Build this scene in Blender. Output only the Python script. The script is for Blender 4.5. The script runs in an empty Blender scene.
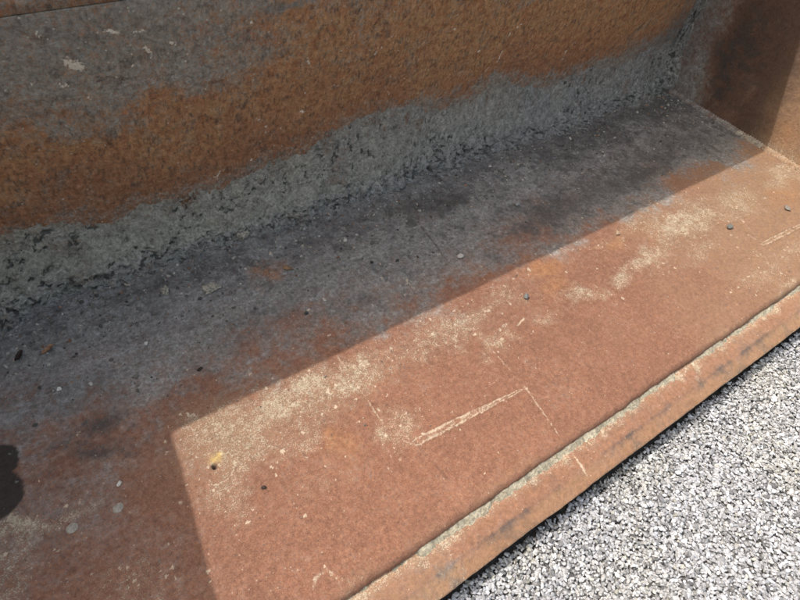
import bpy, math
import numpy as np

# ------------------------------------------------------------------ camera, sky, sun, exposure
scene = bpy.context.scene
F_PX = 590.0                                    # focal length in pixels of an 800 px wide picture
CAM = np.array([0.0, 0.0, 1.25])                # metres above the bucket floor
# columns: bucket axes X (along the lip), Y (towards the back plate), Z (up), seen as right / down / forward
R = np.array([[0.8166, -0.5667, 0.1097], [-0.3688, -0.6584, -0.6562], [0.4440, 0.4954, -0.7466]])
U_, S_, V_ = np.linalg.svd(R); R = U_ @ V_

cam_data = bpy.data.cameras.new("camera")
cam_data.sensor_width = 36.0
cam_data.lens = F_PX * 36.0 / 800.0
cam_data.clip_start = 0.01
cam_data.clip_end = 400.0
cam = bpy.data.objects.new("camera", cam_data)
scene.collection.objects.link(cam)
from mathutils import Matrix
m = Matrix.Identity(4)
for i in range(3):
    m[i][0] = R[0, i]; m[i][1] = -R[1, i]; m[i][2] = -R[2, i]; m[i][3] = CAM[i]
cam.matrix_world = m
scene.camera = cam

SUN_SLOPE = np.array([0.50, -0.305, -1.0])       # the way sunlight travels
w = bpy.data.worlds.new("World"); scene.world = w; w.use_nodes = True
wn = w.node_tree.nodes; wl = w.node_tree.links
bg = wn["Background"]
sky = wn.new("ShaderNodeTexSky"); sky.sky_type = 'NISHITA'; sky.sun_disc = False
to_sun = -SUN_SLOPE / np.linalg.norm(SUN_SLOPE)
sky.sun_elevation = math.asin(to_sun[2]); sky.sun_rotation = math.atan2(to_sun[0], to_sun[1])
wl.new(sky.outputs[0], bg.inputs[0]); bg.inputs[1].default_value = 0.15
sky.air_density = 2.3; sky.dust_density = 6.5; sky.ozone_density = 0.5
sun_data = bpy.data.lights.new("sun", 'SUN'); sun_data.energy = 2.35; sun_data.angle = math.radians(0.33)
sun_data.color = (1.0, 0.95, 0.87)
sun = bpy.data.objects.new("sun", sun_data); scene.collection.objects.link(sun)
from mathutils import Vector
sun.rotation_euler = Vector(SUN_SLOPE).to_track_quat('-Z', 'Y').to_euler()
sun.location = (-2, 1.5, 4)
scene.view_settings.view_transform = 'Standard'
scene.view_settings.look = 'None'
scene.view_settings.exposure = 0.66
scene.view_settings.gamma = 1.0
scene.view_settings.use_curve_mapping = False

# ------------------------------------------------------------------ helpers
rng = np.random.default_rng(11)
COL = scene.collection

def ray(px, py):
    return R.T @ np.array([px - 400.0, py - 300.0, F_PX])

def fl(px, py, z=0.0):
    """point of the photograph -> place on the bucket floor"""
    d = ray(px, py); t = (z - CAM[2]) / d[2]
    p = CAM + t * d
    return p[0], p[1]

_T = np.random.default_rng(5).random((256, 256))
def vnoise(x, y, seed=0):
    x = x + seed * 17.37; y = y + seed * 5.91
    xi = np.floor(x).astype(int); yi = np.floor(y).astype(int)
    fx = x - xi; fy = y - yi
    fx = fx * fx * fx * (fx * (fx * 6 - 15) + 10); fy = fy * fy * fy * (fy * (fy * 6 - 15) + 10)
    a = _T[xi % 256, yi % 256]; b = _T[(xi + 1) % 256, yi % 256]
    c = _T[xi % 256, (yi + 1) % 256]; d = _T[(xi + 1) % 256, (yi + 1) % 256]
    return (a * (1 - fx) + b * fx) * (1 - fy) + (c * (1 - fx) + d * fx) * fy
def fbm(x, y, s=1.0, oct=4, seed=0, rough=0.5):
    v = 0; amp = 1; tot = 0
    for o in range(oct):
        v = v + amp * vnoise(x * s * 2 ** o, y * s * 2 ** o, seed + o * 3); tot += amp; amp *= rough
    return v / tot
def sstep(a, b, v):
    t = np.clip((v - a) / (b - a), 0, 1); return t * t * (3 - 2 * t)
def blob(x, y, cx, cy, rx, ry=None, ang=0.0):
    ry = rx if ry is None else ry
    c, s = math.cos(ang), math.sin(ang)
    u = ((x - cx) * c + (y - cy) * s) / rx; v = (-(x - cx) * s + (y - cy) * c) / ry
    return np.exp(-(u * u + v * v))
def seg(x, y, a, b, wid):
    ax, ay = a; bx, by = b
    dx, dy = bx - ax, by - ay
    t = np.clip(((x - ax) * dx + (y - ay) * dy) / (dx * dx + dy * dy + 1e-12), 0, 1)
    d = np.hypot(x - ax - t * dx, y - ay - t * dy)
    return np.exp(-(d / wid) ** 2)

def link(o, parent=None, label=None, cat=None, group=None, kind=None):
    COL.objects.link(o)
    if parent is not None: o.parent = parent
    if label: o["label"] = label
    if cat: o["category"] = cat
    if group: o["group"] = group
    if kind: o["kind"] = kind
    return o

def mesh_obj(name, verts, faces, mat, smooth=True, attrs=None, **kw):
    me = bpy.data.meshes.new(name)
    if isinstance(faces, np.ndarray):
        n, k = faces.shape
        me.vertices.add(len(verts)); me.vertices.foreach_set("co", np.asarray(verts, dtype=np.float32).ravel())
        me.loops.add(n * k); me.loops.foreach_set("vertex_index", faces.astype(np.int32).ravel())
        me.polygons.add(n); me.polygons.foreach_set("loop_start", np.arange(0, n * k, k, dtype=np.int32))
        me.update(calc_edges=True)
    else:
        me.from_pydata([tuple(v) for v in verts], [], faces); me.update()
    me.validate()
    me.polygons.foreach_set("use_smooth", np.full(len(me.polygons), smooth))
    for an, av in (attrs or {}).items():
        a = me.attributes.new(an, 'FLOAT_COLOR', 'POINT')
        a.data.foreach_set("color", np.asarray(av, dtype=np.float32).ravel())
    me.materials.append(mat)
    return link(bpy.data.objects.new(name, me), **kw)

def grid_faces(nx, ny, flip=False):
    i = np.arange(nx - 1)[:, None]; j = np.arange(ny - 1)[None, :]
    a = i * ny + j
    f = np.stack([a, a + ny, a + ny + 1, a + 1], -1).reshape(-1, 4)
    return f[:, ::-1].copy() if flip else f

def grid_border(nx, ny):
    return np.concatenate([np.arange(nx) * ny, (nx - 1) * ny + np.arange(1, ny),
                           (np.arange(nx - 2, -1, -1)) * ny + ny - 1, np.arange(ny - 2, 0, -1)])

def sheet(name, P, thick, mat, attrs, flip=False, **kw):
    """grid of points P[nx,ny,3] as a plate: its skirt and back are offset by the vector thick"""
    nx, ny = P.shape[:2]
    V = P.reshape(-1, 3)
    F = grid_faces(nx, ny, flip)
    b = grid_border(nx, ny); nb = len(b); n0 = len(V)
    V2 = V[b] + np.asarray(thick)
    k = np.arange(nb); k2 = (k + 1) % nb
    S = np.stack([b[k], n0 + k, n0 + k2, b[k2]], -1)
    # the back: coarse strips between the two long borders
    st = max(1, nx // 60)
    idx = sorted(set(list(range(0, nx, st)) + [nx - 1]))
    lo = n0 + np.array(idx); hi = n0 + (nx - 1 + ny - 1) + (nx - 1 - np.array(idx))
    B = np.stack([lo[:-1], hi[:-1], hi[1:], lo[1:]], -1)
    F = np.concatenate([F, S[:, ::-1] if flip else S, B[:, ::-1] if flip else B])
    A = {k_: np.concatenate([v.reshape(-1, 4), v.reshape(-1, 4)[b]]) for k_, v in attrs.items()}
    return mesh_obj(name, np.concatenate([V, V2]), F, mat, True, A, **kw)

def pack(*ch):
    ch = [np.clip(c, 0, 1) for c in ch]
    while len(ch) < 4: ch.append(np.ones_like(ch[0]))
    return np.stack(ch, -1)

# ------------------------------------------------------------------ materials
class NT:
    def __init__(s, name):
        s.m = bpy.data.materials.new(name); s.m.use_nodes = True
        s.t = s.m.node_tree; s.n = s.t.nodes; s.l = s.t.links
        s.b = s.n["Principled BSDF"]
        s.b.inputs["Specular IOR Level"].default_value = 0.3
        s.co = s.n.new("ShaderNodeTexCoord").outputs["Object"]
    def _in(s, node, i, v):
        if v is None: return
        if hasattr(v, "is_linked") or hasattr(v, "links"): s.l.new(v, node.inputs[i])
        else: node.inputs[i].default_value = v
    def map(s, scale=(1, 1, 1), rot=(0, 0, 0)):
        n = s.n.new("ShaderNodeMapping"); s.l.new(s.co, n.inputs[0])
        n.inputs["Scale"].default_value = scale; n.inputs["Rotation"].default_value = rot
        return n.outputs[0]
    def noise(s, scale, detail=3, rough=0.55, vec=None, dist=0.0):
        n = s.n.new("ShaderNodeTexNoise"); s.l.new(vec or s.co, n.inputs["Vector"])
        n.inputs["Scale"].default_value = scale; n.inputs["Detail"].default_value = detail
        n.inputs["Roughness"].default_value = rough; n.inputs["Distortion"].default_value = dist
        return n.outputs["Fac"]
    def voro(s, scale, feature='F1', out="Distance", vec=None, rnd=1.0):
        n = s.n.new("ShaderNodeTexVoronoi"); n.feature = feature; s.l.new(vec or s.co, n.inputs["Vector"])
        n.inputs["Scale"].default_value = scale; n.inputs["Randomness"].default_value = rnd
        return n.outputs[out]
    def math(s, op, a, b=None, c=None, clamp=False):
        n = s.n.new("ShaderNodeMath"); n.operation = op; n.use_clamp = clamp
        s._in(n, 0, a); s._in(n, 1, b); s._in(n, 2, c); return n.outputs[0]
    def step(s, v, a, b):
        n = s.n.new("ShaderNodeMapRange"); n.interpolation_type = 'SMOOTHSTEP'
        s._in(n, 0, v); n.inputs[1].default_value = a; n.inputs[2].default_value = b
        return n.outputs[0]
    def mix(s, f, a, b, mode='MIX'):
        n = s.n.new("ShaderNodeMix"); n.data_type = 'RGBA'; n.blend_type = mode
        s._in(n, 0, f)
        for i, v in ((6, a), (7, b)):
            if isinstance(v, tuple): v = (*v, 1.0)
            s._in(n, i, v)
        return n.outputs[2]
    def attr(s, name):
        n = s.n.new("ShaderNodeAttribute"); n.attribute_name = name
        q = s.n.new("ShaderNodeSeparateColor"); s.l.new(n.outputs["Color"], q.inputs[0])
        return q.outputs[0], q.outputs[1], q.outputs[2], n.outputs["Alpha"]
    def attrcol(s, name):
        n = s.n.new("ShaderNodeAttribute"); n.attribute_name = name; return n.outputs["Color"]
    def bump(s, h, strength, dist, prev=None):
        n = s.n.new("ShaderNodeBump"); n.inputs["Strength"].default_value = strength
        n.inputs["Distance"].default_value = dist; s._in(n, "Height", h)
        if prev is not None: s.l.new(prev, n.inputs["Normal"])
        return n.outputs[0]
    def vary(s, col, fac, a, b, lo, hi):
        n = s.n.new("ShaderNodeMapRange"); s._in(n, 0, fac)
        for i, v in ((1, a), (2, b), (3, lo), (4, hi)): n.inputs[i].default_value = v
        q = s.n.new("ShaderNodeVectorMath"); q.operation = 'SCALE'
        s.l.new(col, q.inputs[0]); s.l.new(n.outputs[0], q.inputs["Scale"])
        return q.outputs[0]
    def done(s, col, rough=0.85, normal=None):
        s._in(s.b, "Base Color", (*col, 1.0) if isinstance(col, tuple) else col); s._in(s.b, "Roughness", rough)
        if normal is not None: s.l.new(normal, s.b.inputs["Normal"])
        return s.m

RUST_A = (0.262, 0.114, 0.071); RUST_B = (0.218, 0.096, 0.062); RUST_C = (0.300, 0.142, 0.090)
DUST = (0.49, 0.42, 0.31); TAN = (0.31, 0.195, 0.115); GRIME = (0.242, 0.254, 0.258)
ORANGE = (0.42, 0.19, 0.07)

def steel_material(name, grain=1.0):
    """rusty plate: attribute 'cover' = dust, grime, dark stain and shade, orange rust; 'marks' = pale mark, tan, yellow, dark mark and shade"""
    t = NT(name)
    dust, grime_shade, dark, orange = t.attr("cover")
    mark, tan, yel, dmark = t.attr("marks")
    n1 = t.noise(9, 4, 0.6); n2 = t.noise(55, 4, 0.65); n3 = t.noise(260, 3, 0.7); n4 = t.noise(620, 2, 0.7)
    fr1 = t.noise(22, 9, 0.76); fr2 = t.noise(95, 6, 0.78)
    smear = t.noise(16, 7, 0.68, vec=t.map((0.32, 1.0, 1.0), (0, 0, math.radians(-8))))
    base = t.mix(t.step(n1, 0.35, 0.65), RUST_B, RUST_A)
    base = t.mix(t.math('MULTIPLY', t.step(n2, 0.42, 0.68), 0.7), base, RUST_C)
    base = t.mix(t.math('MULTIPLY', t.step(n3, 0.50, 0.66), 0.55), base, (0.145, 0.068, 0.046))
    base = t.mix(t.math('MULTIPLY', t.step(n3, 0.48, 0.34), 0.5), base, (0.36, 0.205, 0.13))
    base = t.mix(t.math('MULTIPLY', t.step(n4, 0.5, 0.72), 0.45), base, (0.40, 0.225, 0.14))
    base = t.mix(t.math('MULTIPLY', t.step(n4, 0.5, 0.3), 0.35), base, (0.15, 0.07, 0.05))
    base = t.mix(tan, base, t.mix(t.step(n2, 0.35, 0.65), TAN, (0.275, 0.165, 0.108)))
    of = t.math('MULTIPLY', orange, t.step(t.math('ADD', n2, n3), 0.75, 1.15))
    base = t.mix(of, base, ORANGE)
    # grey film with painted shade
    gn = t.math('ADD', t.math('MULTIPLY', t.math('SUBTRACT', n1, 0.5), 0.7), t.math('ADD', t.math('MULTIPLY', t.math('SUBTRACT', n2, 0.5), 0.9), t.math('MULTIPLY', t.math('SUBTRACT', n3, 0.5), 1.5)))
    gf = t.math('MULTIPLY', t.step(t.math('ADD', grime_shade, gn), 0.0, 1.05), 0.93)
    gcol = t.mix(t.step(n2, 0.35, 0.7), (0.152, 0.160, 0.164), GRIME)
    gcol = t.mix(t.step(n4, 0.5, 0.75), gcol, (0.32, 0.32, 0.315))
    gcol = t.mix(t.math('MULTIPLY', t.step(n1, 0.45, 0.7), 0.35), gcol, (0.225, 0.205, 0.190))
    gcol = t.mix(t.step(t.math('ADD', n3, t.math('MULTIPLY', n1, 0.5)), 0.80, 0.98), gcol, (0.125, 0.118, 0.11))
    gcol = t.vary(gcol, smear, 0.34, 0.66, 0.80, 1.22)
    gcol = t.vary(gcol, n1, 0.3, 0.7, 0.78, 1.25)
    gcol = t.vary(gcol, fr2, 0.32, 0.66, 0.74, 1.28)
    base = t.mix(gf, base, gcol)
    # dark oily patches and painted shade
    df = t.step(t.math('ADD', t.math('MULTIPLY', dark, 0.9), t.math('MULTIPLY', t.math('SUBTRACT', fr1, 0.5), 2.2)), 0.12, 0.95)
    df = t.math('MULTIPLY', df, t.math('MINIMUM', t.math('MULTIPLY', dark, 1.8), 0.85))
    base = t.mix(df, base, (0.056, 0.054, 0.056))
    # chalky dust breaks up over the pits
    dn = t.math('ADD', t.math('MULTIPLY', t.math('SUBTRACT', n3, 0.5), 2.6), t.math('ADD', t.math('MULTIPLY', t.math('SUBTRACT', n2, 0.5), 1.3), t.math('MULTIPLY', t.math('SUBTRACT', n4, 0.5), 2.4)))
    dv = t.math('ADD', dust, dn)
    dfac = t.math('MULTIPLY', t.math('ADD', t.math('MULTIPLY', t.step(dv, 0.46, 0.78), 0.80), t.math('MULTIPLY', dust, 0.16)), t.step(dust, 0.02, 0.3))
    dfac = t.math('ADD', dfac, 0.02, clamp=True)
    base = t.mix(dfac, base, DUST)
    # tiny pale and dark grains everywhere
    v = t.voro(210); vc = t.n.new("ShaderNodeTexVoronoi"); vc.inputs["Scale"].default_value = 210; t.l.new(t.co, vc.inputs["Vector"])
    q = t.n.new("ShaderNodeSeparateColor"); t.l.new(vc.outputs["Color"], q.inputs[0])
    vr = t.math('SUBTRACT', v, t.math('MULTIPLY', q.outputs[2], 0.25))
    dens = t.math('ADD', q.outputs[0], t.math('MULTIPLY', t.math('SUBTRACT', n1, 0.5), 0.12))
    sp = t.math('MULTIPLY', t.step(dens, 0.955, 0.97), t.math('SUBTRACT', 1.0, t.step(vr, 0.0, 0.22)))
    base = t.mix(t.math('MULTIPLY', sp, 0.6), base, (0.50, 0.42, 0.33))
    sd = t.math('MULTIPLY', t.step(q.outputs[1], 0.93, 0.95), t.math('SUBTRACT', 1.0, t.step(vr, 0.0, 0.25)))
    base = t.mix(t.math('MULTIPLY', sd, 0.6), base, (0.09, 0.05, 0.04))
    mf = t.step(t.math('ADD', mark, t.math('MULTIPLY', t.math('SUBTRACT', n3, 0.5), 1.6)), 0.30, 0.75)
    base = t.mix(t.math('MULTIPLY', mf, t.math('MINIMUM', t.math('MULTIPLY', mark, 3.0), 0.85)), base, (0.56, 0.46, 0.35))
    base = t.mix(yel, base, (0.62, 0.44, 0.15))
    base = t.mix(dmark, base, (0.045, 0.036, 0.032))
    base = t.vary(base, fr1, 0.32, 0.68, 0.90, 1.10)
    base = t.vary(base, fr2, 0.30, 0.70, 0.72, 1.28)
    h = t.math('ADD', t.math('MULTIPLY', n2, 0.9), t.math('ADD', t.math('MULTIPLY', n3, 0.7), t.math('MULTIPLY', n4, 0.5)))
    nm = t.bump(t.math('ADD', h, t.math('MULTIPLY', fr2, 1.2)), 0.8 * grain, 0.0035)
    rg = t.math('SUBTRACT', 0.90, t.math('MULTIPLY', df, 0.25))
    return t.done(base, rg, nm)

MAT_FLOOR = steel_material("rusty_floor_steel")
MAT_EDGE = steel_material("rusty_edge_steel", 0.8)

def back_material():
    t = NT("pitted_back_steel")
    grey, red, mark, dmark = t.attr("cover")
    oc, blue, fine, _ = t.attr("marks")
    n1 = t.noise(7, 4, 0.6); n2 = t.noise(38, 5, 0.65); n3 = t.noise(170, 4, 0.7)
    sk = t.noise(130, 4, 0.65, vec=t.map((1.0, 1.0, 0.4), (0, math.radians(35), 0)))
    n4 = t.noise(520, 2, 0.7)
    fr1 = t.noise(27, 9, 0.76); fr2 = t.noise(80, 6, 0.78)
    base = t.mix(t.step(n2, 0.35, 0.65), (0.36, 0.158, 0.076), (0.46, 0.240, 0.122))
    base = t.mix(t.math('MULTIPLY', oc, t.step(n2, 0.3, 0.6)), base, (0.41, 0.228, 0.112))
    base = t.mix(t.math('MULTIPLY', t.step(n4, 0.5, 0.72), 0.35), base, (0.50, 0.32, 0.19))
    base = t.mix(t.math('MULTIPLY', red, 0.75), base, t.mix(t.step(n3, 0.4, 0.65), (0.23, 0.10, 0.058), (0.38, 0.19, 0.105)))
    base = t.mix(t.math('MULTIPLY', t.step(t.math('ADD', sk, t.math('MULTIPLY', n3, 0.8)), 0.86, 1.12), 0.65), base, (0.13, 0.058, 0.036))
    gn = t.math('ADD', t.math('MULTIPLY', t.math('SUBTRACT', n1, 0.5), 1.0), t.math('ADD', t.math('MULTIPLY', t.math('SUBTRACT', n2, 0.5), 1.3), t.math('MULTIPLY', t.math('SUBTRACT', n3, 0.5), 2.0)))
    gn = t.math('ADD', gn, t.math('MULTIPLY', t.math('SUBTRACT', fr1, 0.5), 1.8))
    gf = t.math('MULTIPLY', t.step(t.math('ADD', t.math('MULTIPLY', grey, 0.9), gn), 0.05, 1.05), 0.82)
    gcol = t.mix(t.step(n3, 0.35, 0.65), (0.20, 0.205, 0.195), (0.32, 0.325, 0.305))
    gcol = t.mix(t.step(n4, 0.55, 0.75), gcol, (0.33, 0.32, 0.30))
    base = t.mix(gf, base, gcol)
    dkf = t.math('MULTIPLY', t.step(t.math('ADD', fr1, t.math('MULTIPLY', t.math('SUBTRACT', sk, 0.5), 0.5)), 0.50, 0.68), 0.60)
    base = t.mix(dkf, base, (0.115, 0.075, 0.055))
    base = t.mix(t.math('MULTIPLY', blue, t.step(t.math('ADD', n2, n3), 0.6, 1.2)), base, (0.15, 0.158, 0.165))
    base = t.mix(t.math('MULTIPLY', dmark, t.step(n3, 0.3, 0.55)), base, (0.060, 0.028, 0.022))
    v = t.n.new("ShaderNodeTexVoronoi"); v.inputs["Scale"].default_value = 120; t.l.new(t.co, v.inputs["Vector"])
    q = t.n.new("ShaderNodeSeparateColor"); t.l.new(v.outputs["Color"], q.inputs[0])
    sp = t.math('MULTIPLY', t.step(t.math('ADD', q.outputs[0], t.math('MULTIPLY', fine, 0.06)), 0.975, 0.985), t.math('SUBTRACT', 1.0, t.step(v.outputs["Distance"], 0.12, 0.38)))
    base = t.mix(t.math('MULTIPLY', sp, 0.8), base, (0.55, 0.50, 0.44))
    base = t.vary(base, fr2, 0.30, 0.68, 0.60, 1.42)
    mf = t.math('MULTIPLY', t.step(t.math('ADD', mark, t.math('MULTIPLY', t.math('SUBTRACT', n3, 0.5), 2.0)), 0.30, 0.60), t.math('MINIMUM', t.math('MULTIPLY', mark, 3.0), 0.92))
    base = t.mix(mf, base, (0.74, 0.66, 0.57))
    h = t.math('ADD', n2, t.math('ADD', t.math('MULTIPLY', n3, 0.9), t.math('ADD', t.math('MULTIPLY', n4, 0.4), t.math('MULTIPLY', sk, 0.8))))
    nm = t.bump(t.math('ADD', h, t.math('MULTIPLY', fr2, 1.4)), 0.85, 0.0045)
    return t.done(base, 0.82, nm)
MAT_BACK = back_material()

def dirt_material(name, lo, mid, hi):
    t = NT(name)
    n1 = t.noise(12, 4, 0.6); n2 = t.noise(70, 5, 0.7); n3 = t.noise(330, 3, 0.7)
    blue, brown, pit, _ = t.attr("cover")
    base = t.mix(t.step(n2, 0.35, 0.65), lo, mid)
    base = t.mix(t.math('MULTIPLY', t.step(n3, 0.5, 0.7), 0.8), base, hi)
    base = t.mix(t.math('MULTIPLY', t.step(n1, 0.5, 0.75), 0.5), base, (0.30, 0.27, 0.215))
    base = t.mix(t.math('MULTIPLY', blue, 0.8), base, t.mix(t.step(n2, 0.35, 0.65), (0.24, 0.242, 0.25), (0.36, 0.36, 0.37)))
    base = t.mix(t.math('MULTIPLY', brown, t.step(n2, 0.4, 0.6)), base, (0.22, 0.115, 0.06))
    fr1 = t.noise(40, 8, 0.78); fr2 = t.noise(130, 5, 0.78)
    base = t.vary(base, fr1, 0.34, 0.64, 0.62, 1.28)
    base = t.vary(base, fr2, 0.34, 0.66, 0.60, 1.32)
    base = t.mix(t.math('MULTIPLY', t.step(t.math('ADD', pit, t.math('MULTIPLY', t.math('SUBTRACT', fr1, 0.5), -2.0)), 0.25, 0.8), 0.85), base, (0.075, 0.073, 0.070))
    vn = t.n.new("ShaderNodeTexVoronoi"); vn.inputs["Scale"].default_value = 170; t.l.new(t.co, vn.inputs["Vector"])
    q = t.n.new("ShaderNodeSeparateColor"); t.l.new(vn.outputs["Color"], q.inputs[0])
    sp = t.math('MULTIPLY', t.step(q.outputs[0], 0.95, 0.96), t.math('SUBTRACT', 1.0, t.step(vn.outputs["Distance"], 0.15, 0.4)))
    base = t.mix(t.math('MULTIPLY', sp, 0.7), base, (0.42, 0.41, 0.39))
    h = t.math('ADD', t.math('ADD', n2, n3), t.math('ADD', fr1, fr2))
    n4 = t.noise(700, 2, 0.7)
    return t.done(base, 0.95, t.bump(t.math('ADD', h, t.math('MULTIPLY', n4, 0.6)), 0.95, 0.006))
MAT_DIRT = dirt_material("caked_grey_dirt", (0.375, 0.35, 0.305), (0.50, 0.47, 0.415), (0.61, 0.575, 0.515))
MAT_SAND = dirt_material("pale_packed_sand", (0.50, 0.45, 0.34), (0.62, 0.57, 0.45), (0.76, 0.72, 0.60))

def stone_material(name):
    t = NT(name)
    c = t.attrcol("tint"); n = t.noise(240, 3, 0.6); n2 = t.noise(900, 2, 0.6)
    base = t.mix(t.math('MULTIPLY', t.step(n, 0.35, 0.7), 0.35), c, t.mix(1.0, c, (0.55, 0.55, 0.56), 'MULTIPLY'))
    return t.done(base, 0.8, t.bump(t.math('ADD', n, n2), 0.35, 0.0015))
MAT_STONE = stone_material("crushed_stone")

def plain_material(name, a, b, scale=200, rough=0.8, bump=0.3):
    t = NT(name); n = t.noise(scale, 4, 0.6)
    return t.done(t.mix(t.step(n, 0.35, 0.65), a, b), rough, t.bump(n, bump, 0.002))

def ground_material():
    t = NT("gravel_ground")
    v = t.n.new("ShaderNodeTexVoronoi"); v.inputs["Scale"].default_value = 75; t.l.new(t.co, v.inputs["Vector"])
    q = t.n.new("ShaderNodeSeparateColor"); t.l.new(v.outputs["Color"], q.inputs[0])
    c = t.mix(q.outputs[0], (0.20, 0.205, 0.215), (0.52, 0.52, 0.52))
    c = t.mix(t.step(v.outputs["Distance"], 0.35, 0.6), c, (0.12, 0.12, 0.125))
    return t.done(c, 0.9, t.bump(t.math('SUBTRACT', 1.0, v.outputs["Distance"]), 1.0, 0.01))

# ------------------------------------------------------------------ setting: ground
GZ = -0.128
gv = [(-60, -60, GZ), (60, -60, GZ), (60, 60, GZ), (-60, 60, GZ)]
mesh_obj("ground", gv, [(0, 1, 2, 3)], ground_material(), False, kind="structure",
         label="flat ground of grey crushed gravel under the bucket", cat="ground")

shade_sheet = NT("lip_shade"); sn = shade_sheet.noise(120, 4, 0.65)  # near-black sheet that paints the shade below the lip
MAT_LIP_SHADE = shade_sheet.done(shade_sheet.mix(shade_sheet.step(sn, .35, .65), (0.028, 0.026, 0.026), (0.055, 0.050, 0.046)), .95, shade_sheet.bump(sn, .8, .006))
mesh_obj("shade_sheet", [(-.8, .122, GZ + .006), (2.62, .122, GZ + .006), (2.62, 1.42, GZ + .006), (-.8, 1.42, GZ + .006)], [(0, 1, 2, 3)], MAT_LIP_SHADE, False, kind="structure",
         label="dark sheet painted as shade in the gap under the bucket lip", cat="shade_sheet")

# ------------------------------------------------------------------ the bucket
XL, XR = -0.738, 2.55
bucket = bpy.data.objects.new("loader_bucket", None)
link(bucket, label="rusty steel loader bucket lying open on grey gravel, caked with dirt at the back", cat="bucket")

# --- floor plate
DX = 0.003
Y0, Y1 = 0.247, 1.30
xs = np.arange(XL + 0.005, XR - 0.001, DX); 
ys_in = np.arange(Y0 + 0.024, Y1 + 1e-6, DX)
ys = np.concatenate([Y0 + np.array([0.0, 0.0008, 0.002, 0.004, 0.0065, 0.0095, 0.013, 0.017, 0.0205]), ys_in])
X, Y = np.meshgrid(xs, ys, indexing='ij')
wob = (fbm(X, Y * 0, 9, 3, 40) - 0.5) * 0.006 + (fbm(X, Y * 0, 45, 3, 41) - 0.5) * 0.004
edge = np.clip((Y - Y0) / 0.016, 0, 1)
drop = -0.021 * (1 - np.sqrt(np.clip(1 - (1 - edge) ** 2.2, 0, 1)))
Yd = Y + wob * (1 - np.clip((Y - Y0) / 0.06, 0, 1))
relief = (fbm(X, Y, 5, 3, 1) - 0.5) * 0.006 + (fbm(X, Y, 60, 4, 2) - 0.5) * 0.0016 + (fbm(X, Y, 170, 2, 3) - 0.5) * 0.0012
crust = sstep(1.02, 1.27, Y + (fbm(X, Y, 7, 3, 4) - .5) * .25)
relief = relief + crust * ((fbm(X, Y, 55, 4, 5, .6) - .5) * .013 + (fbm(X, Y, 20, 3, 6) - .45) * .012)
Z = drop + relief * sstep(Y0, Y0 + 0.03, Y)

def P(px, py): return fl(px, py)
nb = fbm(X, Y, 6, 4, 8) - 0.5; nf = fbm(X, Y, 40, 4, 9) - 0.5; nff = fbm(X, Y, 130, 3, 10) - 0.5
Xw = X + (fbm(X, Y, 14, 3, 20) - 0.5) * 0.10; Yw = Y + (fbm(X, Y, 14, 3, 21) - 0.5) * 0.10
def bl(px, py, r, k=1.0, r2=None, ang=0.0, warp=True):
    c = P(px, py); return k * blob(Xw if warp else X, Yw if warp else Y, c[0], c[1], r, r2, ang)
# grey film plus painted shade: from the back fold to the floor's shadow edge
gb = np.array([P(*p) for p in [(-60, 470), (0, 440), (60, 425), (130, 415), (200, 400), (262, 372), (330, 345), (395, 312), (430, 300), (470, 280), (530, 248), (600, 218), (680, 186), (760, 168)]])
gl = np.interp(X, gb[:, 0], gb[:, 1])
grime_shade = sstep(-0.22, 0.22, Y - gl + nb * 0.30 + nf * 0.20) * 0.97
grime_shade *= 1 - 0.75 * np.clip(bl(268, 270, 0.035, r2=0.05) + bl(525, 232, 0.14, r2=0.05, k=.35) + bl(420, 215, 0.05, k=.4) + bl(290, 345, 0.07, k=.2), 0, 1)
grime_shade += .12 * sstep(.15, -.1, X + nb * .2) * (Y < 1)  # greys the shaded left part too, shade put into the colour
grime_shade += 0.32 * np.clip(bl(30, 530, .12) + bl(90, 500, .08, k=.6) + bl(150, 560, .1, k=.5), 0, 1) * (Y < 0.9)
grime_shade += 0.30 * bl(560, 470 - 55, 0.10, r2=.06) + 0.28 * bl(430, 500, .06) + .3 * bl(255, 465, .07)
grime_shade = grime_shade * (1 - .8 * sstep(.83, .68, Y + nb * .2 + nf * .12) * sstep(.0, .15, X))
grime_shade += (.8 * bl(700, 164, .20, r2=.07) + .5 * bl(610, 196, .14, r2=.05)) * sstep(.79, .90, Y + nf * .1)
# dust
dust = np.zeros_like(X)
for px, py, r, r2, k in [(215, 425, .10, .06, .55), (285, 400, .14, .055, .75), (345, 378, .10, .05, .7), (400, 425, .05, .04, .75), (240, 455, .12, .07, .5),
                         (300, 440, .12, .05, .40), (330, 475, .10, .06, .25), (440, 335, .16, .05, .42), (500, 300, .10, .05, .35), (235, 500, .05, .07, .45),
                         (500, 345, .055, .02, .75), (545, 318, .05, .022, .55), (583, 297, .07, .028, .8), (620, 278, .08, .028, .8), (650, 258, .11, .036, .75), (690, 222, .17, .060, .95),
                         (735, 205, .16, .06, .5), (785, 180, .12, .05, .6), (700, 250, .2, .05, .42), (775, 170, .06, .04, .7), (640, 225, .2, .04, .3),
                         (765, 275, .18, .05, .45), (790, 250, .1, .04, .4), (790, 285, .10, .02, .7), (745, 205, .05, .03, .4), (28, 530, .07, .02, .75), (60, 522, .05, .018, .6), (10, 545, .05, .03, .6), (0, 590, .05, .05, .5),
                         (415, 290, .04, .03, .5), (390, 215, .05, .03, .35), (325, 578, .02, .02, .35), (340, 590, .06, .03, .3), (120, 590, .1, .06, .25), (205, 455, .05, .05, .35)]:
    dust = np.maximum(dust, bl(px, py, r, k, r2)) + 0.25 * np.minimum(dust, bl(px, py, r, k, r2))
dust = .68 * dust * (0.62 + 1.3 * np.clip(nf + 0.35, 0, 1)) + 0.10 * sstep(.05, .25, nb)
sunline = 0.757
dust += 0.10 * np.exp(-((Y - 0.68) / 0.10) ** 2) * sstep(0.0, 0.2, X)
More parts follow.
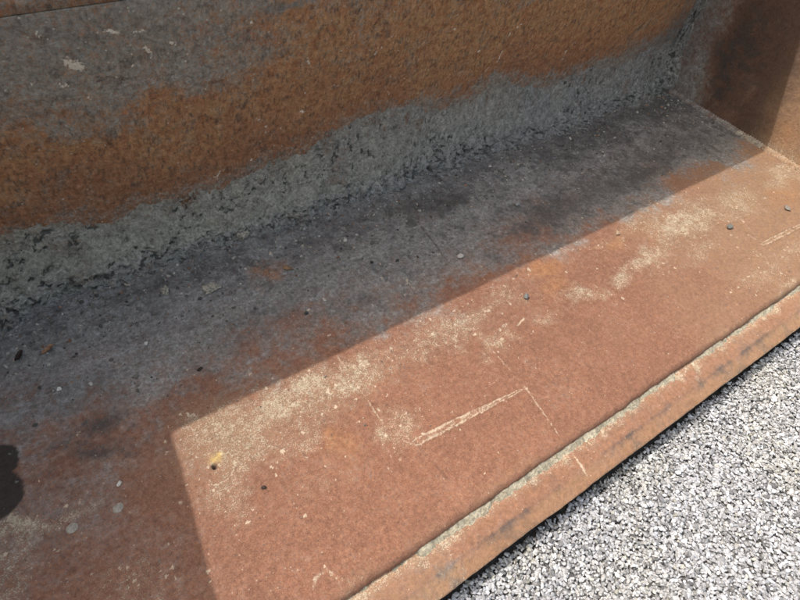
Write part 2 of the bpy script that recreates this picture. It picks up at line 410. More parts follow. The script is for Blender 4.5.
dust = np.where(Y > 0.80, dust * 0.75, dust)
# flecks of splashed lime and chips, thickest where the dust lies
fr = np.random.default_rng(77)
wgt = np.clip(dust, 0, 1) + .018
pick = fr.choice(dust.size, 1700, p=(wgt / wgt.sum()).ravel())
fleck = np.zeros_like(X)
for pi_ in pick:
    i_, j_ = np.unravel_index(pi_, dust.shape)
    if j_ < 14: continue
    r_ = .0010 + .0028 * fr.random() ** 3; w_ = 4
    sl_ = (slice(max(0, i_ - w_), i_ + w_ + 1), slice(max(0, j_ - w_), j_ + w_ + 1))
    d_ = np.hypot((X[sl_] - X[i_, j_]) * (.6 + .8 * fr.random()), (Y[sl_] - Y[i_, j_]) * (.6 + .8 * fr.random())) + nff[sl_] * .011
    fleck[sl_] = np.maximum(fleck[sl_], (.45 + .5 * fr.random()) * sstep(r_ * 1.3, r_ * .6, d_))
# tan cast towards the right plate, orange rust, dark oil with painted shade
tan = 0.85 * sstep(1.25, 2.35, X + nb * 0.5 - (Y - .7) * 0.5) * sstep(1.0, .75, Y) + 0.5 * bl(225, 440, .12, r2=.10) + .25 * bl(310, 395, .2, r2=.06)
tan += 0.35 * np.exp(-((Y - Y0 - 0.015 + nf * .03) / 0.018) ** 2) * np.clip(.5 + 2 * nf + 2 * nb, 0, 1.3)
orange = .75 * bl(545, 268, .06, r2=.045, k=1) + .5 * bl(560, 290, .05, r2=.025) + .7 * bl(613, 242, .04, r2=.02) + .5 * bl(345, 440, .03) + .9 * bl(268, 275, .022, r2=.05) + .4 * bl(287, 268, .04) + .15 * bl(500, 240, .1, r2=.03) + .5 * bl(780, 195, .1, r2=.03) + .3*bl(650,230,.1,r2=.05)
dark = .75 * bl(95, 428, .07, r2=.03) + .55 * bl(120, 455, .08, r2=.04) + .4 * bl(75, 460, .08, r2=.05) + .45 * bl(555, 215, .20, r2=.07) + .45 * bl(640, 175, .2, r2=.05) + .4 * bl(440, 205, .12, r2=.05)
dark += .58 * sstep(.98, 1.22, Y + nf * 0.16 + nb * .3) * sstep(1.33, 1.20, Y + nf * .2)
grime_shade = grime_shade + .5 * sstep(1.12, 1.27, Y + nf * .2) + .35 * bl(190, 290, .2, r2=.06) + .4 * sstep(2.25, 2.5, X) * sstep(.85, 1.0, Y)
dark += .25 * sstep(.08, .3, nf) * (Y > .75) + .36 * sstep(.76, .88, Y + nb * .2) * sstep(1.1, .95, Y + nb * .2) * sstep(.1, .4, X) + .24 * sstep(1.1, 2.2, X + nb * .5) * sstep(.78, .95, Y + nf * .1)  # band behind the shadow edge deepens the floor's shade in colour
mark = np.zeros_like(X); dm = np.zeros_like(X); yel = np.zeros_like(X)
def line(a, b, wid, k, arr, br=1.2):
    np.maximum(arr, k * seg(X + nff * .004, Y + nff * .004, P(*a), P(*b), wid) * np.clip(0.75 + br * nf + br * nff, 0, 1), out=arr)
line((476, 332), (526, 388), .0026, .62, mark); line((526, 388), (557, 432), .0028, .85, mark); line((557, 432), (585, 474), .0028, .6, mark)
line((312, 328), (336, 354), .0026, .5, mark); line((336, 354), (392, 436), .0028, .62, mark); line((344, 362), (352, 385), .006, .5, mark)
line((748, 235), (768, 246), .006, .55, mark); line((735, 212), (762, 243), .005, .4, mark)
line((315, 578), (328, 571), .005, .8, mark); line((328, 571), (342, 580), .006, .8, mark); line((313, 588), (318, 574), .004, .5, mark)
line((535, 400), (548, 397), .003, .6, mark); line((690, 118), (745, 153), .005, .5, mark, 1.6)
line((545, 390), (556, 393), .004, .6, mark); line((500, 330), (506, 324), .006, .9, mark); line((518, 325), (524, 318), .004, .8, mark)
line((418, 222), (432, 240), .003, .9, dm); line((432, 240), (447, 260), .003, .8, dm); line((268, 262), (270, 290), .004, .35, dm)
line((56, 372), (60, 358), .003, .0, dm)
for _ in range(46):
    x0_ = fr.uniform(-.2, 2.4); y0_ = fr.uniform(.30, .95); a_ = math.pi / 2 + fr.normal(0, .35) if fr.random() < .7 else fr.normal(0, .25)
    L_ = .05 + .22 * fr.random() ** 2
    sc_ = seg(X + nf * .006, Y + nf * .006, (x0_, y0_), (x0_ + L_ * math.cos(a_), y0_ + L_ * math.sin(a_)), .0016 + .0012 * fr.random())
    tgt_ = mark if fr.random() < .6 else dm
    np.maximum(tgt_, (.42 if tgt_ is mark else .38) * sc_ * np.clip(.4 + 2.2 * nf + 1.5 * nff, 0, 1), out=tgt_)
hx, hy = P(214.5, 466.5)
ang = np.arctan2(Y - hy, X - hx); rr = np.hypot(X - hx, Y - hy)
ring = np.exp(-((rr - .043 - .004 * nf) / .0035) ** 2) * sstep(-.1, .5, np.cos(ang + 1.0)) 
mark = np.maximum(np.maximum(mark, ring * .6), fleck)
hyx, hyy = P(216, 459)
yel = .8 * blob(X + nff * .02, Y + nff * .02, hyx, hyy, .012, .010)
# black oily stain soaked into the plate at the left
for (px_, py_, ra_, rb_) in ((-6, 464, .050, .043), (-16, 501, .075, .062)):
    ox_, oy_ = P(px_, py_); e_ = np.hypot((X - ox_) / ra_, (Y - oy_) / rb_) + nf * .16 + nff * .12
    dm = np.maximum(dm, .97 * sstep(1.04, .93, e_))
dm = np.maximum(dm, .11 * sstep(.5, 1.1, X + nb * .3) * sstep(.78, .66, Y + nf * .05))
# the burnt-through hole
Z = Z - 0.014 * np.exp(-(rr / .0058) ** 4)
dm = np.maximum(dm, .9 * np.exp(-(rr / .0062) ** 4))
# the pale weld flattened on the floor (real relief)
def wedge(a, b, w0, w1, k):
    global Z, mark
    ax, ay = P(*a); bx, by = P(*b); L = math.hypot(bx - ax, by - ay); ux, uy = (bx - ax) / L, (by - ay) / L
    t_ = ((X - ax) * ux + (Y - ay) * uy) / L; d_ = -(X - ax) * uy + (Y - ay) * ux + nf * .004 + nff * .003
    w_ = np.interp(t_, [-.06, 0, .25, 1, 1.02], [w0 * .2, w0 * .9, w0, w1, w1 * .3])
    q_ = np.abs(d_) / w_
    ins = sstep(1.25, .85, q_) * (t_ > -.05) * (t_ < 1.015)
    rim = np.exp(-((q_ - .8) / .30) ** 2) * (t_ > -.05) * (t_ < 1.015)
    streak = vnoise(t_ * 6, d_ * 700, 33)
    mark = np.maximum(mark, k * np.clip(ins * (.26 + .5 * streak) + .62 * rim, 0, 1) * np.clip(.8 + 1.1 * nff + .6 * nf, 0.2, 1))
    Z = Z + .003 * rim + .001 * ins * streak
wedge((417, 442), (526, 387.5), .0105, .0032, .85)
wedge((764, 244), (832, 210), .009, .004, .75)
Pf = np.stack([X, Yd, Z], -1)
floor_cover = pack(dust, grime_shade, dark, orange); floor_marks = pack(mark, tan, yel, dm)
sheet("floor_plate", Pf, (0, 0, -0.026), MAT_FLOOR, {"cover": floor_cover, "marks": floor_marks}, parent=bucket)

def floor_z(x, y):
    i_ = np.clip(np.rint((np.asarray(x) - xs[0]) / DX).astype(int), 0, len(xs) - 1)
    j_ = np.clip(np.searchsorted(ys, np.asarray(y)), 0, len(ys) - 1)
    return Z[i_, j_]

# --- cutting edge: top, bevelled nose, underside
prof = np.array([(0.300, -0.0262), (0.262, -0.0258), (0.250, -0.0254), (0.238, -0.025), (0.225, -0.0245), (0.212, -0.024), (0.200, -0.0238), (0.192, -0.0242),
                 (0.186, -0.0262), (0.178, -0.0290), (0.168, -0.0325), (0.158, -0.0362), (0.1515, -0.0390), (0.1490, -0.0408), (0.1484, -0.0432), (0.1500, -0.0470), (0.164, -0.060), (0.215, -0.108), (0.300, -0.108)])
xe = np.arange(XL, XR + 0.02, 0.004)
Xe, K = np.meshgrid(xe, np.arange(len(prof)), indexing='ij')
Ye = prof[K, 0]; Ze = prof[K, 1]
wear = ((fbm(Xe, Ye * 0, 4, 4, 51) - 0.5) * 0.006 + (fbm(Xe, Ye * 0, 60, 3, 55, .6) - .5) * .0018) * (K > 8) * (K < 16)
Ye = Ye + wear; Ze = Ze + ((fbm(Xe, Ye, 60, 4, 52, .6) - 0.5) * 0.0028 + (fbm(Xe, Ye, 12, 2, 56) - .5) * .002) * (K < 14) * (K > 3)
ne = fbm(Xe, Ye, 30, 4, 53) - 0.5; nE = fbm(Xe, Ye, 7, 3, 54) - .5
ed = 0.55 * sstep(.205, .245, Ye + ne * .03) + .2 * sstep(.1, .3, ne) 
s1 = fl(572, 454, -.025); s2 = fl(588, 478, -.035); s3 = fl(444, 546, -.025); s4 = fl(462, 568, -.035)
em = np.maximum(.8 * seg(Xe, Ye, s1, s2, .004), .45 * seg(Xe, Ye, s3, s4, .006)) * np.clip(.8 + ne, 0, 1)
em = np.maximum(em, .35 * np.exp(-((Ye - .1495) / .003) ** 2))
etan = .22 + .3 * sstep(1.0, 1.9, Xe + nE) + .35 * sstep(.188, .178, Ye) + .25 * (Xe < s3[0]) 
eor = .28 * sstep(.186, .170, Ye + ne * .01) * np.clip(.7 + 1.5 * nE, 0, 1)
egr = .0 + .12 * np.clip(ne * 3, 0, 1) + .35 * blob(Xe, Ye, s3[0] - .02, .185, .05, .012)
edk = .24 + .3 * np.clip(nE * 2 + ne * 2, 0, 1) + .5 * np.exp(-((Ye - .184) / .006) ** 2) * np.clip(.5 + 3 * nE, 0, 1) + .85 * (K >= 15)
Pe = np.stack([Xe, Ye, Ze], -1)
nxe, nye = Pe.shape[:2]
mesh_obj("cutting_edge", Pe.reshape(-1, 3), grid_faces(nxe, nye, True), MAT_EDGE, True,
         {"cover": pack(ed, egr, edk, eor).reshape(-1, 4), "marks": pack(em, etan, em * 0, em * 0).reshape(-1, 4)}, parent=bucket)

# outline of the caked dirt on the back plate, left to right
TOP_PX = [(-40, 243), (0, 232), (60, 222), (110, 210), (150, 198), (190, 190), (240, 172), (290, 148), (330, 132), (370, 112), (410, 103), (450, 98), (500, 74), (540, 82), (580, 68), (620, 58), (650, 42), (665, 38)]
# --- back plate and the plate folded forward above it
bp_z = np.array([-0.02, 0.0, 0.10, 0.217, 0.297, 0.385, 0.50, 0.62, 0.715])
bp_y = np.array([1.347, 1.347, 1.3475, 1.331, 1.3226, 1.310, 1.294, 1.275, 1.258])
_c = np.polyfit(bp_z, bp_y, 3)
def yback(z): return np.polyval(_c, z)
def bk(px, py):
    d = ray(px, py); y = 1.32
    for _ in range(8):
        t = (y - CAM[1]) / d[1]; p = CAM + t * d; y = yback(p[2])
    return p[0], p[2]
ZC = bk(60, 9)[1]
xb = np.arange(XL + 0.004, XR + 0.0005, 0.0035); zb = np.arange(-0.02, ZC + 0.001, 0.0035)
Xb, Zb = np.meshgrid(xb, zb, indexing='ij')
Yb = yback(Zb)
pit = (fbm(Xb, Zb, 3, 3, 60) - .5) * .012 + (fbm(Xb, Zb, 45, 4, 61) - .5) * .0035 + (fbm(Xb, Zb, 120, 2, 62) - .5) * .002
Yb = Yb - pit * sstep(ZC, ZC - .06, Zb)
nb2 = fbm(Xb, Zb, 5, 4, 63) - .5; nf2 = fbm(Xb, Zb, 30, 4, 64) - .5; nff2 = fbm(Xb, Zb, 110, 3, 65) - .5
Xbw = Xb + (fbm(Xb, Zb, 10, 3, 66) - .5) * .16; Zbw = Zb + (fbm(Xb, Zb, 10, 3, 67) - .5) * .16
def bb(px, py, r, k=1., r2=None, ang=0.):
    c = bk(px, py); return k * blob(Xbw, Zbw, c[0], c[1], r, r2, ang)
grey = .3 * sstep(.35, .6, Zb + nb2 * .3) * sstep(1.6, .4, Xb) + .95 * bb(30, 60, .22, r2=.10) + .8 * bb(95, 40, .22, r2=.09) + .65 * bb(150, 20, .16, r2=.09) + .5 * bb(40, 120, .22, r2=.05) + .45 * bb(160, 80, .16, r2=.05) + .6 * bb(280, 8, .12, r2=.03) + .45 * bb(365, 22, .02, r2=.07) + .35 * bb(640, 30, .10, r2=.05) + .5 * bb(75, 175, .1, r2=.03, k=.6) + .25 * bb(230, 60, .2, r2=.04) + .6 * bb(530, 5, .06, r2=.02) + .5*bb(200,15,.2,r2=.06)
ztop = np.interp(Xb, [p_[0] for p_ in [bk(*q_) for q_ in TOP_PX]], [p_[1] for p_ in [bk(*q_) for q_ in TOP_PX]])
grey = grey + (.50 + .35 * sstep(.7, 1.5, Xb)) * sstep(.05, -.01, Zb - ztop + nf2 * .06 + nff2 * .05) + .35 * sstep(1.7, 2.5, Xb) * sstep(.22, .0, Zb - ztop + nb2 * .2)
red = .9 * sstep(.40, .20, Zb + nb2 * .22 + nf2 * .08) + .5 * bb(215, 80, .12, r2=.06) + .35 * bb(340, 80, .25, r2=.06)
mk = np.zeros_like(Xb); dk = np.zeros_like(Xb)
def bline(a, b, wid, k, arr, br=1.5):
    np.maximum(arr, k * seg(Xb + nff2 * .012, Zb + nff2 * .012, bk(*a), bk(*b), wid * .8) * np.clip(.75 + br * nf2 + br * nff2, 0, 1), out=arr)
for a, b, wd, k in [((66, 62), (80, 66), .013, .85), ((146, 46), (151, 56), .006, .9), ((170, 42), (176, 44), .005, .8), ((382, 46), (394, 33), .0035, .8), ((374, 54), (378, 50), .005, .7), ((505, 42), (511, 32), .004, .7),
                    ((497, 62), (506, 46), .005, .9), ((486, 70), (490, 66), .005, .7), ((452, 29), (456, 28), .006, .9), ((518, 27), (522, 24), .005, .9), ((308, 58), (309, 63), .005, .9), ((300, 110), (306, 112), .005, .7),
                    ((268, 92), (270, 91), .005, .7), ((36, 32), (46, 37), .008, .6), ((25, 38), (30, 37), .006, .6), ((105, 31), (118, 32), .006, .7), ((134, 33), (144, 29), .008, .5), ((88, 97), (92, 102), .008, .5), ((60, 82), (65, 85), .006, .7), ((28, 84), (34, 83), .006, .6), ((388, 92), (389, 95), .005, .7), ((403, 79), (405, 78), .005, .8), ((330, 84), (338, 86), .004, .5), ((220, 172), (216, 178), .008, .5), ((562, 60), (566, 50), .006, .5), ((621, 24), (624, 22), .006, .6), ((258, 118), (266, 126), .01, .45)]:
    bline(a, b, wd, k, mk, 2.2)
for a, b, wd, k in [((96, 77), (128, 78), .004, .9), ((98, 81), (126, 82), .003, .85), ((102, 84), (122, 83), .003, .6), ((365, 0), (352, 22), .008, .6), ((388, 0), (372, 30), .005, .7), ((195, 85), (222, 80), .004, .6), ((247, 25), (250, 40), .004, .6), ((190, 60), (196, 45), .004, .5), ((136, 20), (138, 22), .012, .7), ((370, 0), (366, 6), .01, .8), ((95, 130), (112, 145), .012, .45)]:
    bline(a, b, wd, k, dk)
fr2_ = np.random.default_rng(78)
for _ in range(230):
    i_ = fr2_.integers(5, Xb.shape[0] - 6); j_ = fr2_.integers(5, Xb.shape[1] - 6)
    if fr2_.random() > .25 + .75 * blob(Xb[i_, j_], Zb[i_, j_], *bk(90, 50), .4, .14): continue
    sl_ = (slice(i_ - 4, i_ + 5), slice(j_ - 4, j_ + 5)); r_ = .0015 + .0045 * fr2_.random() ** 2.5
    d_ = np.hypot((Xb[sl_] - Xb[i_, j_]) * (.5 + fr2_.random()), (Zb[sl_] - Zb[i_, j_]) * (.5 + fr2_.random())) + nff2[sl_] * .008
    mk[sl_] = np.maximum(mk[sl_], (.5 + .45 * fr2_.random()) * sstep(r_ * 1.4, r_ * .5, d_))
oc = sstep(.26, .42, Zb + nb2 * .3) * np.clip(.5 + 2 * nf2 + .8 * sstep(.3, 1.6, Xb), 0, 1)
blue = .8 * sstep(2.25, 2.56, Xb + nf2 * .25 + (0.3 - Zb) * .4) + .35 * bb(50, 30, .2, r2=.06) + .5 * bb(280, 4, .1, r2=.02)
fine = bb(90, 50, .35, r2=.14)
Pb = np.stack([Xb, Yb, Zb], -1)
sheet("back_plate", Pb, (0, 0.022, 0), MAT_BACK, {"cover": pack(grey, red, mk, dk), "marks": pack(oc, blue, fine, fine * 0)}, parent=bucket)

YT, ZT = 0.757 + 0.305 * 1.6, 1.6
nzs = 40
xu = np.arange(XL + 0.004, XR + 0.0005, 0.02); tu = np.linspace(0, 1, nzs)
Xu, Tu = np.meshgrid(xu, tu, indexing='ij')
yc = yback(ZC) - 0.0003
Yu = yc + (YT - yc) * Tu - (fbm(Xu, Tu, 8, 3, 70) - .5) * .004 * np.sin(np.pi * Tu); Zu = ZC + 0.001 + (ZT - ZC) * Tu
nu = fbm(Xu, Zu, 10, 4, 71) - .5
sheet("spill_plate", np.stack([Xu, Yu, Zu], -1), (0, 0.02, 0), MAT_BACK,
      {"cover": pack(.8 + nu, .15 + nu, nu * 0, nu * 0), "marks": pack(.2 + nu * 0, nu * 0, nu * 0, nu * 0)}, parent=bucket)

# --- side plates
def side_plate(x0, x1, inner, attrs_fn):
    d = 0.0065
    yy = np.arange(0.17, 1.375, d); zz = np.arange(-0.028, ZT + .01, d)
    Yg, Zg = np.meshgrid(yy, zz, indexing='ij')
    # front / top limit of the plate as a function of height
    oz = np.array([-0.03, 0.20, 0.60, 1.05, 1.35, 1.487, ZT]); oy = np.array([0.172, 0.19, 0.27, 0.42, 0.62, 0.83, YT])
    lim0 = np.interp(Zg, oz, oy); lim1 = np.interp(Zg, [-.03, .70, ZT], [1.372, 1.372, YT + .02])
    f = (Yg - 0.17) / (1.375 - 0.17)
    Ys = lim0 + (lim1 - lim0) * f
    rel = (fbm(Ys, Zg, 5, 3, 80) - .5) * .006 + (fbm(Ys, Zg, 60, 4, 81) - .5) * .002
    Xs = np.full_like(Ys, inner) + rel
    A = attrs_fn(Ys, Zg)
    thick = (x1 - x0) * (1 if inner == x0 else -1)
    return sheet("side_plate", np.stack([Xs, Ys, Zg], -1), (thick, 0, 0), MAT_FLOOR, A, flip=(inner == x0), parent=bucket)
def right_attrs(y, z):
    n = fbm(y, z, 9, 4, 82) - .5; f = fbm(y, z, 40, 4, 83) - .5
    gr = .80 * sstep(1.06, 1.27, y + n * .12 + f * .10 - z * .05) + .25 * sstep(.05, .3, n)
    dkk = (.75 * blob(y, z, 1.08, .22, .14, .24) + .25 * sstep(.70, .95, y + n * .1)) * np.clip(.75 + 2.2 * f, 0, 1) * (1 - .8 * gr)
    du = .35 * sstep(.06, .0, z) * (y < .9) + .28 * sstep(.95, .75, y + f * .2) * np.clip(.6 + 2 * n, 0, 1)
    tn = .9 * sstep(.95, .8, y + n * .1)
    orr = .5 * blob(y, z, .74, .09, .05, .05) + .4 * np.clip(n * 3, 0, 1)
    return {"cover": pack(du, gr, dkk, orr), "marks": pack(y * 0, tn, y * 0, .74 * (1 - gr) * sstep(.70, .88, y + n * .12))}  # rear darkened from the shadow line on, shade put into the colour
def left_attrs(y, z):
    n = fbm(y, z, 9, 4, 84) - .5
    return {"cover": pack(.2 + n, .4 + n, y * 0 + .2, .3 + n), "marks": pack(y * 0, y * 0 + .2, y * 0, y * 0)}
side_plate(XR + .0015, XR + .0265, XR + .0015, right_attrs)
side_plate(XL - .0265, XL - .0015, XL - .0015, left_attrs)

# --- weld bead where the floor meets the right side plate
yw = np.arange(0.20, 1.31, 0.003); aw = np.linspace(0, math.pi / 2, 9)
Yq, Aq = np.meshgrid(yw, aw, indexing='ij')
rip = .019 + .0018 * np.sin(Yq * 520 + 3 * fbm(Yq, Aq * 0, 20, 2, 90)) + (fbm(Yq, Aq, 30, 3, 91) - .5) * .006
dq = rip
Xq = XR + .004 - dq * np.cos(Aq) ** 1.0 ; Zq = -.003 + dq * np.sin(Aq)
nq = fbm(Yq, Aq, 25, 3, 92) - .5
mesh_obj("weld_bead", np.stack([Xq, Yq, Zq], -1).reshape(-1, 3), grid_faces(len(yw), len(aw), False), MAT_FLOOR, True,
         {"cover": pack(.42 * (Yq < .9) + .3 * nq, .75 * (Yq > .78) + nq, .35 * (Yq > 1.0), nq * 0).reshape(-1, 4),
          "marks": pack(.25 * (np.cos(Aq) > .9) * (Yq < .95), .75 * (Yq < .9), nq * 0, nq * 0).reshape(-1, 4)}, parent=bucket)

# ------------------------------------------------------------------ dirt caked in the back fold
tb = np.array([bk(*p) for p in TOP_PX])
xd = np.arange(XL + 0.006, XR + .002, 0.0033); sd = np.linspace(0, 1, 100)
Xd, Sd = np.meshgrid(xd, sd, indexing='ij')
zt = np.interp(Xd, tb[:, 0], tb[:, 1]) + (fbm(Xd, Xd * 0, 9, 3, 100) - .5) * .03 + .012
foot_px = [(-40, 345), (0, 332), (35, 306), (70, 290), (120, 280), (160, 262), (220, 245), (260, 232), (320, 212), (380, 190), (450, 165), (510, 145), (560, 128), (610, 110), (650, 92)]
fb = np.array([fl(*p) for p in foot_px])
yf = np.interp(Xd, fb[:, 0], fb[:, 1]) - .035 + (fbm(Xd, Xd * 0, 10, 6, 101, .72) - .5) * .10
# cross-section: shallow toe on the floor, then a steep coat on the plate
yt = yback(zt) + .004
t1 = Sd
bz = -.003 + (zt + .003) * (0.05 * t1 + 0.95 * t1 ** 1.7)
by = yf + (yt - yf) * (1 - (1 - t1) ** 1.9)
n1 = fbm(Xd, Sd * .27, 9, 3, 102) - .5; n2 = fbm(Xd, Sd * .27, 34, 4, 103, .6) - .5; n3 = fbm(Xd, Sd * .27, 110, 3, 104, .65) - .5
crk = np.abs(fbm(Xd + n2 * .03, Sd * .27 + n2 * .02, 14, 3, 105) - .5)
crack = sstep(.012, .003, crk) * sstep(.42, .58, fbm(Xd, Sd * .27, 5, 2, 106))
env = np.sin(np.pi * np.clip(Sd, 0, 1)) ** .55
hole = sstep(.60, .72, fbm(Xd, Sd * .27, 75, 3, 107, .6)) * sstep(.42, .6, fbm(Xd, Sd * .27, 9, 3, 108) + .25 * np.exp(-((Sd - .25) / .12) ** 2))
disp = (.006 + n1 * .022 + n2 * .009 * (1 - .65 * Sd) + n3 * .009 * (1 - .7 * Sd)) * env + n2 * .035 * np.exp(-((Sd - .27) / .11) ** 2) - .005 * crack * env - .006 * hole * env
disp -= (.003 - (n3 * .04 + n2 * .03) * (Sd < .5) - n2 * .012 * (Sd >= .5)) * (1 - env)
nyv, nzv = -.90, .45
Yd2 = by + nyv * disp; Zd2 = bz + nzv * disp
xr_d = np.clip((XR - Xd) / .12, 0, 1)
toe = np.exp(-((Sd - .20 - n1 * .25) / .06) ** 2) * np.clip(.55 + 2.0 * n1 + 2 * n2, 0, 1)
pitm = np.clip(.6 * crack + .75 * hole + .4 * sstep(.10, .24, -(n2 + n3 * .8)) + .42 * toe * np.clip(.3 + 5 * n2 + 3 * n1, 0, 1) + .15 * sstep(.3, .0, Sd), 0, 1)
bluem = np.clip(-.05 + sstep(.3, 2.0, Xd) * 1.0 + n1 * .9 + .75 * sstep(.45, .10, Sd + n1 * .3), 0, 1)
brownm = .9 * sstep(.74, .98, Sd + n2 * .5 + n3 * .3) * np.clip(.4 + 2 * n2, 0, 1) + .5 * sstep(.2, .32, n1)
V = [np.stack([Xd, Yd2, Zd2], -1).reshape(-1, 3)]; Fs = [grid_faces(*Xd.shape)]; C = [pack(bluem, brownm, pitm).reshape(-1, 4)]
# the corner where back plate, side plate and floor meet
zc = np.arange(-.01, .47, .0033); ac = np.linspace(0, 1, 46)
Zk, Ak = np.meshgrid(zc, ac, indexing='ij')
m1 = fbm(Zk, Ak * .2, 14, 3, 110) - .5; m2 = fbm(Zk, Ak * .2, 45, 4, 111, .6) - .5; m3 = fbm(Zk, Ak * .2, 120, 2, 112) - .5
rad = .030 + .085 * np.exp(-((Zk) / .16) ** 2) + .020 * m1
wallw = rad * (1.0 + .15 * m1)
# from back plate (a=0) round to side plate (a=1)
cx = XR - wallw * (1 - Ak) ** 1.6; cy = yback(Zk) - wallw * Ak ** 1.6
env2 = np.sin(np.pi * Ak) ** .5 * np.clip((.47 - Zk) / .10, 0, 1)
dd = (m1 * .024 + m2 * .030 + m3 * .014 + .004) * env2 - .005 * (1 - env2)
cx = cx - dd * .7; cy = cy - dd * .7
off = len(V[0])
V.append(np.stack([cx, cy, Zk], -1).reshape(-1, 3)); Fs.append(grid_faces(*Zk.shape) + off)
C.append(pack(.8 + m1, sstep(.3, .46, Zk) * .4, .7 * sstep(.08, .22, -(m2 + m3 * .7)) * env2 + .3*np.exp(-((Ak-.5)/.12)**2)).reshape(-1, 4))
mesh_obj("caked_dirt", np.concatenate(V), np.concatenate(Fs), MAT_DIRT, True, {"cover": np.concatenate(C)},
         label="crumbly grey dirt crust caked along the back fold and corner of the bucket", cat="dirt", kind="stuff")

# pale sand lodged in the step above the cutting edge
xq = np.arange(XL + .01, XR - .005, .003); aq = np.linspace(0, 1, 17)
Xs_, As_ = np.meshgrid(xq, aq, indexing='ij')
wd = (fbm(Xs_, Xs_ * 0, 7, 6, 120, .7) - .44) * .11 + .014 * sstep(.2, .6, Xs_) + .005
wd = np.clip(wd, .0010, .024) * (.55 + .9 * np.clip(fbm(Xs_, Xs_ * 0, 25, 4, 124, .65), 0, 1))
q1 = fbm(Xs_, As_ * .035, 70, 3, 121, .7) - .5; q2 = fbm(Xs_, As_ * .035, 260, 2, 122) - .5
ysd = .2540 - wd * As_ + (fbm(Xs_, Xs_ * 0, 60, 4, 123, .7) - .5) * .012 * As_
zsd = -.0265 + np.clip(wd * .45, 0, .012) * (1 - As_) ** .8 + (q1 * .004 + q2 * .006) * np.sin(np.pi * np.clip(As_ * .95 + .05, 0, 1)) ** .6 - .0012 * As_
mesh_obj("packed_sand", np.stack([Xs_, ysd, zsd], -1).reshape(-1, 3), grid_faces(*Xs_.shape, True), MAT_SAND, True,
         {"cover": pack(q1 * 0, .15 + q1, .35 * sstep(.15, .3, -q2)).reshape(-1, 4)},
         label="pale packed sand lodged in the step above the cutting edge", cat="sand", kind="stuff")

# ------------------------------------------------------------------ stones
PHI = (1 + 5 ** .5) / 2
ICO = np.array([(-1, PHI, 0), (1, PHI, 0), (-1, -PHI, 0), (1, -PHI, 0), (0, -1, PHI), (0, 1, PHI), (0, -1, -PHI), (0, 1, -PHI), (PHI, 0, -1), (PHI, 0, 1), (-PHI, 0, -1), (-PHI, 0, 1)]) / math.hypot(1, PHI)
ICOF = np.array([(0, 11, 5), (0, 5, 1), (0, 1, 7), (0, 7, 10), (0, 10, 11), (1, 5, 9), (5, 11, 4), (11, 10, 2), (10, 7, 6), (7, 1, 8), (3, 9, 4), (3, 4, 2), (3, 2, 6), (3, 6, 8), (3, 8, 9), (4, 9, 5), (2, 4, 11), (6, 2, 10), (8, 6, 7), (9, 8, 1)])
OCT = np.array([(1, 0, 0), (-1, 0, 0), (0, 1, 0), (0, -1, 0), (0, 0, 1), (0, 0, -1)], float)
OCTF = np.array([(0, 2, 4), (2, 1, 4), (1, 3, 4), (3, 0, 4), (2, 0, 5), (1, 2, 5), (3, 1, 5), (0, 3, 5)])
def rotations(n, tilt):
    a = rng.random(n) * 2 * np.pi; b = (rng.random(n) - .5) * tilt; c = (rng.random(n) - .5) * tilt
    ca, sa, cb, sb, cc, sc = np.cos(a), np.sin(a), np.cos(b), np.sin(b), np.cos(c), np.sin(c)
    z = np.zeros(n); o = np.ones(n)
    Rz = np.stack([ca, -sa, z, sa, ca, z, z, z, o], -1).reshape(n, 3, 3)
    Rx = np.stack([o, z, z, z, cb, -sb, z, sb, cb], -1).reshape(n, 3, 3)
    Ry = np.stack([cc, z, sc, z, o, z, -sc, z, cc], -1).reshape(n, 3, 3)
    return Rz @ Rx @ Ry
def stones(pos, size, base, bf, flat=.6, tilt=1.6, rough=.28):
    n = len(pos); k = len(base)
    v = base[None] * (1 - rough + 2 * rough * rng.random((n, k, 1)))
    sc = np.stack([.95 + .35 * rng.random(n), .65 + .3 * rng.random(n), flat * (.75 + .5 * rng.random(n))], -1)
    v = v * sc[:, None, :] * size[:, None, None]
    v = np.einsum('nij,nkj->nki', rotations(n, tilt), v) + pos[:, None, :]
    f = bf[None] + (np.arange(n) * k)[:, None, None]
    return v.reshape(-1, 3), f.reshape(-1, 3), k
def jitter_grid(x0, x1, y0, y1, d):
    gx, gy = np.meshgrid(np.arange(x0, x1, d), np.arange(y0, y1, d), indexing='ij')
    gx = gx + (rng.random(gx.shape) - .5) * d * .95 + (np.arange(gx.shape[1]) % 2)[None] * d * .5
    gy = gy + (rng.random(gy.shape) - .5) * d * .95
    return gx.ravel(), gy.ravel()
def grey_tint(n, x, y):
    v = np.clip(.405 + .115 * rng.standard_normal(n), .13, .70)
    dk_ = rng.random(n) < .04; v = np.where(dk_, .10 + .08 * rng.random(n), v)
    warm = np.clip(fbm(x, y, 5, 3, 130) - .5, 0, 1) * .8 + (rng.random(n) < .04) * .35
    cool = rng.random(n) * .05
    return np.stack([v * (1 + .10 * warm - cool * .6), v * (1 + .02 * warm), v * (1.05 - .35 * warm + cool), np.ones(n)], -1)
V = []; Fs = []; C = []; off = 0
